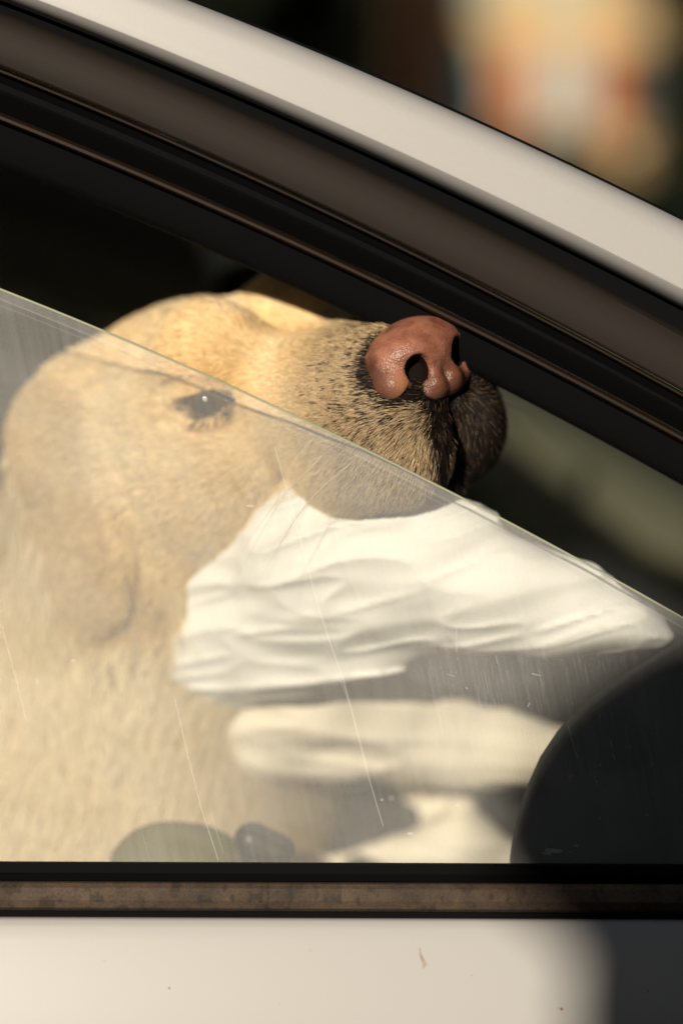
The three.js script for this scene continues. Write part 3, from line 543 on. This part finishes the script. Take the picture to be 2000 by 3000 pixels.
// coat of hair: short blades laid along the growth direction
{
  const blade = bladeGeo;
  blade.setAttribute('position', new THREE.Float32BufferAttribute([-0.5, 0, 0, 0.5, 0, 0, -0.42, 0.4, 0.05, 0.42, 0.4, 0.05, -0.25, 0.75, 0.0, 0.25, 0.75, 0.0, 0, 1, -0.10], 3));
  blade.setIndex([0, 1, 3, 0, 3, 2, 2, 3, 5, 2, 5, 4, 4, 5, 6]); blade.computeVertexNormals();
  const jobs = [];
  const p = headGeo.attributes.position, nn = headGeo.attributes.normal, ix = headGeo.index.array, a = V(0, 0, 0), b = V(0, 0, 0), c = V(0, 0, 0), n = V(0, 0, 0), pt = V(0, 0, 0);
  for (let t = 0; t < ix.length; t += 3) {
    a.fromBufferAttribute(p, ix[t]); b.fromBufferAttribute(p, ix[t + 1]); c.fromBufferAttribute(p, ix[t + 2]);
    if (a.x < -232 || a.x > 4) continue;
    const area = b.clone().sub(a).cross(c.clone().sub(a)).length() / 2, f0 = a.x;
    if (a.z < -20 && f0 < -120) continue;
    const dens = f0 > -95 ? (a.z > -32 ? 8.5 : 3) : f0 > -130 ? 4.5 : 2.4;
    let k = area * dens * sstep(a.y, -98, -55) * sstep(f0, -228, -195); k = Math.floor(k) + (rnd() < k % 1 ? 1 : 0);
    for (; k > 0; k--) {
      let s = rnd(), q = rnd(); if (s + q > 1) { s = 1 - s; q = 1 - q; }
      pt.copy(a).addScaledVector(b.clone().sub(a), s).addScaledVector(c.clone().sub(a), q);
      n.fromBufferAttribute(nn, ix[t]);
      const f = pt.x, u = pt.y, r = pt.z;
      if (Math.hypot((f + 14) / 1.15, (u - 1) / 0.98, r / 1.75) < 14.0) continue;                 // bare nose
      if (Math.hypot((f + 104) / 12, (u - 8.5) / 7.0, (Math.abs(r) - 43) / 13) < 1) continue;      // open eye
      const low = sstep(-u, 5, 35), fwd = sstep(f, -60, -20), er = Math.hypot((f + 105) / 16, (u - 9) / 12, (Math.abs(r) - 40) / 14);
      const dir = V(-1, (f < -95 ? 0.35 * sstep(f, -135, -100) : 0.15) - low * (0.55 + 0.5 * fwd), Math.sign(r) * (0.12 + 0.3 * fwd));
      if (er < 1.5) dir.lerp(V(f + 106, u - 9, 0).normalize(), 0.75 * (1.5 - er) / 0.9);
      dir.x += (rnd() - 0.5) * 0.42; dir.y += (rnd() - 0.5) * 0.42; dir.z += (rnd() - 0.5) * 0.42;
      const clump = fbm(f / 6, u / 6, r / 6 + 40, 2) - 0.5; dir.y += clump * 0.8; dir.z += clump * 0.5;
      dir.addScaledVector(n, -dir.dot(n)).normalize();
      const lift = (er < 1.4 ? 0.3 : f > -95 ? 0.26 : 0.22) + rnd() * 0.22; dir.addScaledVector(n, lift).normalize();
      const len = (er < 1.3 ? 0.55 : 1) * (f > -40 ? 4.2 + 2.6 * low : f > -95 ? 5.5 + 2.5 * low : 8.5) * (0.7 + 0.6 * rnd()), wid = f > -95 ? 0.26 + 0.12 * rnd() : 0.34 + 0.16 * rnd();
      const k1 = darkness(f, u, r), black = rnd() < k1 * 1.05 - 0.02;
      let col = coat(f, u, r); const v = 0.74 + 0.5 * rnd(); col = [col[0] * v, col[1] * v * (0.96 + 0.06 * rnd()), col[2] * v * (0.92 + 0.1 * rnd())];
      if (black) col = rnd() < 0.14 ? BROWN : [DARK[0] * (0.6 + rnd()), DARK[1] * (0.6 + rnd()), DARK[2] * (0.6 + rnd())];
      jobs.push([pt.clone(), dir, n.clone(), len, wid, col]);
    }
  }
  const hair = new THREE.InstancedMesh(blade, phys(0xffffff, 0.6, { specularIntensity: 0.45 }), jobs.length), m = new THREE.Matrix4(), col = new THREE.Color();
  jobs.forEach(([o, d, nrm, len, wid, cc], i) => {
    const x = d.clone().cross(nrm).normalize(), z = x.clone().cross(d).normalize();
    const yaw = (rnd() - 0.5) * 1.2; x.applyAxisAngle(d, yaw); z.applyAxisAngle(d, yaw);
    m.makeBasis(x.multiplyScalar(wid), d.clone().multiplyScalar(len), z.multiplyScalar(len)).setPosition(o); m.premultiply(headM);
    hair.setMatrixAt(i, m); hair.setColorAt(i, col.setRGB(...cc));
  });
  hair.name = 'fur'; hair.userData.kind = 'stuff'; hair.castShadow = hair.receiveShadow = true; dog.add(hair);
  console.log('hairs', jobs.length);
}
// whiskers
{
  const wm = std(lin(0.65, 0.54, 0.38), 0.4), list = [];
  for (let i = 0; i < 26; i++) {
    const side = i % 7 === 0 ? 1 : -1, f = -22 - rnd() * 34, u = -14 - rnd() * 22, r0 = 15 + rnd() * 6;
    let rr = r0; for (let k = 0; k < 30 && headSDF(f, u, rr * side) < -0.3; k++) rr += 0.8;
    const L = 26 + rnd() * 34, dir = V(side < 0 ? 0.1 - rnd() * 0.5 : -0.6 - rnd() * 0.3, -0.25 - rnd() * 0.5, side * (0.9 + 0.3 * rnd())).normalize();
    const a = V(f, u, (rr - 0.5) * side), q = a.clone().addScaledVector(dir, L * 0.5), e = a.clone().addScaledVector(dir, L).add(V(-4 - 5 * rnd(), -8 - 8 * rnd(), 0));
    list.push(tube([a, q, e].map((v) => v.applyMatrix4(headM)), 0.00024, 14, 5, (s) => 1.1 - s));
  }
  mesh('whiskers', mergeGeometries(list), wm, dog).userData.kind = 'stuff';
}
// ───────── things on the near seat, behind the glass ─────────
{
  const bag = thing('travel_bag', 'dark grey upright travel bag under the cream folds', 'bag');
  const g = new RoundedBoxGeometry(0.25, 0.46, 0.24, 6, 0.05); const p = g.attributes.position;
  for (let i = 0; i < p.count; i++) { const y = p.getY(i), n = fbm(p.getX(i) * 14, y * 14, p.getZ(i) * 14, 3) - 0.5; p.setXYZ(i, p.getX(i) * (1 + 0.08 * n), y, p.getZ(i) * (1 + 0.12 * n)); }
  g.computeVertexNormals();
  mesh('bag_body', g.translate(0.07, 0.765, -0.40), std(lin(0.030, 0.029, 0.030), 0.9), bag);
  mesh('bag_handle', tube([V(0.0, 0.97, -0.38), V(0.02, 1.01, -0.38), V(0.08, 1.02, -0.38), V(0.11, 1.00, -0.38), V(0.12, 0.96, -0.38)], 0.010, 24, 8), std(lin(0.02, 0.02, 0.02), 0.8), bag);
}
// soft pile: short curled fibres over a surface (metres)
function pile(parent, name, geo, count, len, wid, colour, spread, accept = null, flow = null) {
  const p = geo.attributes.position, nn = geo.attributes.normal, ix = geo.index.array, areas = new Float32Array(ix.length / 3), a = V(0, 0, 0), b = V(0, 0, 0), c = V(0, 0, 0), n = V(0, 0, 0); let total = 0;
  for (let t = 0; t < ix.length; t += 3) { a.fromBufferAttribute(p, ix[t]); b.fromBufferAttribute(p, ix[t + 1]); c.fromBufferAttribute(p, ix[t + 2]); if (accept && !accept(a)) { areas[t / 3] = 0; continue; } areas[t / 3] = b.clone().sub(a).cross(c.clone().sub(a)).length(); total += areas[t / 3]; }
  const im = new THREE.InstancedMesh(bladeGeo, phys(0xffffff, 0.7, { specularIntensity: 0.3 }), count), m = new THREE.Matrix4(), col = new THREE.Color(); let done = 0, carry = 0;
  for (let t = 0; t < areas.length && done < count; t++) {
    if (!areas[t]) continue;
    carry += areas[t] / total * count;
    for (; carry >= 1 && done < count; carry--) {
      a.fromBufferAttribute(p, ix[t * 3]); b.fromBufferAttribute(p, ix[t * 3 + 1]); c.fromBufferAttribute(p, ix[t * 3 + 2]); n.fromBufferAttribute(nn, ix[t * 3]);
      let s = rnd(), q = rnd(); if (s + q > 1) { s = 1 - s; q = 1 - q; }
      const o = a.clone().addScaledVector(b.clone().sub(a), s).addScaledVector(c.clone().sub(a), q);
      const d = flow ? flow(o) : V(vnoise(o.x * 45, o.y * 45, o.z * 45) - 0.5, vnoise(o.x * 45 + 9, o.y * 45, o.z * 45) - 0.7, vnoise(o.x * 45, o.y * 45 + 9, o.z * 45) - 0.5).multiplyScalar(3);
      d.x += (rnd() - 0.5) * spread; d.y += (rnd() - 0.5) * spread; d.z += (rnd() - 0.5) * spread;
      d.addScaledVector(n, -d.dot(n)).normalize().addScaledVector(n, 0.12 + 0.38 * rnd()).normalize();
      const x = d.clone().cross(n).normalize(), z = x.clone().cross(d).normalize(), L = len * (0.6 + 0.8 * rnd()), k = 0.86 + 0.2 * rnd();
      m.makeBasis(x.multiplyScalar(wid), d.multiplyScalar(L), z.multiplyScalar(L)).setPosition(o); im.setMatrixAt(done, m); im.setColorAt(done, col.setRGB(colour[0] * k, colour[1] * k, colour[2] * k)); done++;
    }
  }
  im.count = done; im.name = name; im.userData.kind = 'stuff'; im.castShadow = im.receiveShadow = true; parent.add(im);
}
pile(dog, 'body_fur', restGeo, 90000, 0.017, 0.0006, PALE, 0.7, (v) => { const h = v.clone().applyMatrix4(headI); return !(h.x > -205 && h.y > -85 && h.y < 85) && v.y > 0.80 && v.z > -0.45; }, (o) => V(-0.25 + 0.5 * (vnoise(o.x * 20, o.y * 20, 3) - 0.5), -1, 0.1));

// added cloths imitating soft reflections in the glass, smooth unions of rolls: chains of [mx, my, z, radius mm]
function reflection_cloth(chains, lo, hi, stretch) {
  const rolls = chains.map((ch) => ch.map(([x, y, z, r]) => { const p = at(x, y, z); return [p.x, p.y, p.z, r * 0.001]; }));
  const fn = (x, y, z) => {
    let d = 1;
    const a1 = x + y * stretch, b1 = y - x * stretch + 0.010 * (vnoise(x * 22, y * 22, 5) - 0.5), ridge = (k, o) => 1 - Math.abs(2 * vnoise(a1 * k * 0.16, b1 * k, z * k * 0.3 + o) - 1);
    const w = 0.010 * (vnoise(a1 * 9, b1 * 24, z * 14) - 0.5) - 0.0055 * (Math.pow(ridge(52, 3), 2) - 0.4) - 0.0022 * (Math.pow(ridge(120, 8), 2) - 0.4);
    for (const ch of rolls) for (let i = 0; i < ch.length - 1; i++) { const a = ch[i], b = ch[i + 1]; d = smin(d, cone(x, y, z, a[0], a[1], a[2], a[3], b[0], b[1], b[2], b[3]), 0.020); }
    return d + w;
  };
  return surfaceNets(fn, lo, hi, 0.0025);
}
{
  const reflectionFolds = thing('reflection_cloth', 'creased white folds added to imitate pale reflections in the glass', 'reflection_cloth');
  const g = reflection_cloth([
    [[760, 1560, -0.13, 16], [960, 1560, -0.100, 20], [1180, 1575, -0.082, 18], [1330, 1600, -0.074, 15], [1500, 1688, -0.070, 13], [1680, 1768, -0.068, 10], [1830, 1826, -0.066, 6], [1930, 1872, -0.066, 4]],
    [[640, 1700, -0.16, 26], [900, 1680, -0.118, 24], [1200, 1665, -0.092, 20], [1450, 1735, -0.082, 15], [1700, 1815, -0.078, 10], [1860, 1858, -0.078, 6]],
    [[640, 1820, -0.17, 26], [900, 1790, -0.130, 22], [1180, 1775, -0.108, 17], [1420, 1785, -0.098, 13], [1640, 1830, -0.09, 10], [1850, 1850, -0.088, 7]],
    [[640, 1930, -0.19, 28], [860, 1900, -0.150, 22], [1080, 1870, -0.130, 15], [1260, 1850, -0.12, 8]],
    [[1180, 1650, -0.12, 26], [1480, 1760, -0.11, 16]],
  ], [-0.12, 1.0, -0.26], [0.22, 1.18, -0.03], 0.22);
  mesh('fabric', g, phys(lin(0.91, 0.91, 0.91), 0.8, { sheen: 0.4, sheenColor: lin(1, 1, 1), sheenRoughness: 0.4 }), reflectionFolds);
  const reflection_blanket = thing('reflection_blanket', 'cream creased folds added to imitate warm reflections in the glass', 'reflection_blanket');  // added folds that stand in for reflections lower on the glass
  const b = reflection_cloth([
    [[480, 1960, -0.24, 34], [760, 1990, -0.21, 28], [950, 2030, -0.20, 26], [1120, 2080, -0.21, 20], [1300, 2150, -0.22, 14], [1500, 2190, -0.22, 12], [1750, 2185, -0.22, 11]],
    [[480, 2100, -0.24, 32], [780, 2120, -0.22, 26], [1000, 2160, -0.225, 18], [1180, 2205, -0.23, 12], [1350, 2225, -0.23, 10], [1560, 2225, -0.23, 8]],
    [[250, 1750, -0.33, 40], [560, 1760, -0.30, 44], [700, 1950, -0.28, 40]],
    [[420, 2260, -0.26, 30], [640, 2230, -0.25, 26], [800, 2180, -0.25, 20]],
    [[900, 2530, -0.27, 5], [1200, 2510, -0.265, 8], [1350, 2470, -0.26, 14], [1480, 2520, -0.26, 8]],
    [[1150, 2110, -0.25, 14], [1250, 2300, -0.32, 16], [1350, 2500, -0.27, 14], [1350, 2900, -0.30, 22], [1200, 3300, -0.32, 30]],
  ], [-0.25, 0.70, -0.42], [0.25, 1.18, -0.15], -0.10);
  mesh('fabric', b, phys(lin(0.87, 0.80, 0.68), 0.85, { sheen: 0.4, sheenColor: lin(1, 0.95, 0.85), sheenRoughness: 0.4 }), reflection_blanket);
}
{
  const g = new THREE.SphereGeometry(1, 40, 28), p = g.attributes.position, c = at(620, 2420, -0.31);
  for (let i = 0; i < p.count; i++) { const n = 1 + 0.18 * (fbm(p.getX(i) * 2, p.getY(i) * 2, p.getZ(i) * 2, 3) - 0.5); p.setXYZ(i, c.x + p.getX(i) * n * 0.055, c.y - 0.02 + p.getY(i) * n * 0.065, c.z - 0.01 + p.getZ(i) * n * 0.04); }
  g.computeVertexNormals();
  tag(mesh('cushion', g, std(lin(0.27, 0.29, 0.27), 0.9)), 'small pale grey cushion tucked beside the dark grey bag', 'cushion');
}
{
  const reflected_mound = thing('reflected_mound', 'olive mound and black knob added to imitate shapes reflected in the glass', 'reflected_mound'), c = at(520, 2560, -0.115);  // added solids where the glass reflects an olive mound and dark knob
  const g = new THREE.SphereGeometry(1, 40, 28), p = g.attributes.position;
  for (let i = 0; i < p.count; i++) { const y = p.getY(i), n = 1 + 0.1 * (fbm(p.getX(i) * 2 + 4, y * 2, p.getZ(i) * 2, 3) - 0.5); p.setXYZ(i, c.x + p.getX(i) * n * 0.036, c.y + Math.sign(y) * Math.pow(Math.abs(y), 0.8) * 0.027 * n, c.z + p.getZ(i) * n * 0.022); }
  g.computeVertexNormals();
  mesh('mound_body', g, std(lin(0.115, 0.105, 0.03), 0.85), reflected_mound);
  const t = at(775, 2478, -0.105), tg = new THREE.CapsuleGeometry(0.0095, 0.014, 8, 20).rotateZ(1.15).translate(t.x, t.y, t.z);
  mesh('toggle', tg, std(lin(0.008, 0.007, 0.007), 0.4), reflected_mound);
  mesh('cord', tube([t, V((t.x + c.x) / 2, c.y + 0.012, c.z), V(c.x + 0.02, c.y + 0.01, c.z)], 0.003, 12, 6), std(lin(0.02, 0.02, 0.02), 0.8), reflected_mound);
}

// ───────── added unseen board, cut to cast the shadow on door front and glass ─────────
{
  const board = thing('added_shade_board', 'dark round topped board added out of view to shade the door', 'board'), z = 4.0, grey = std(lin(0.05, 0.06, 0.07), 0.5);
  const edge = (mx, my) => { const p = at(mx, my, 0); return new THREE.Vector2(p.x - SX * z, p.y + SY * z); };
  const out = [[1735, 6000], [1725, 2780], [1580, 2660], [1450, 2540], [1405, 2430], [1450, 2280], [1550, 2110], [1680, 1985], [1850, 1880], [2080, 1790], [2400, 1700], [2900, 1690], [3800, 1760], [4500, 1960], [4800, 2200], [4830, 2700], [4830, 6000]].map(([x, y]) => edge(x, y));
  mesh('panel', new THREE.ExtrudeGeometry(new THREE.Shape(out), { depth: 0.10, bevelEnabled: true, bevelSize: 0.006, bevelThickness: 0.008, bevelSegments: 2 }).translate(0, 0, z), grey, board);
  for (const k of [0.12, 0.88]) mesh('post', new THREE.CylinderGeometry(0.035, 0.035, 1.7, 16).translate(lerp(out[0].x, out[16].x, k), 0.85, z + 0.14), grey, board);
}

scene.traverse((o) => { if (o.isMesh) { o.castShadow = true; o.receiveShadow = true; } });
renderer.render(scene, camera);
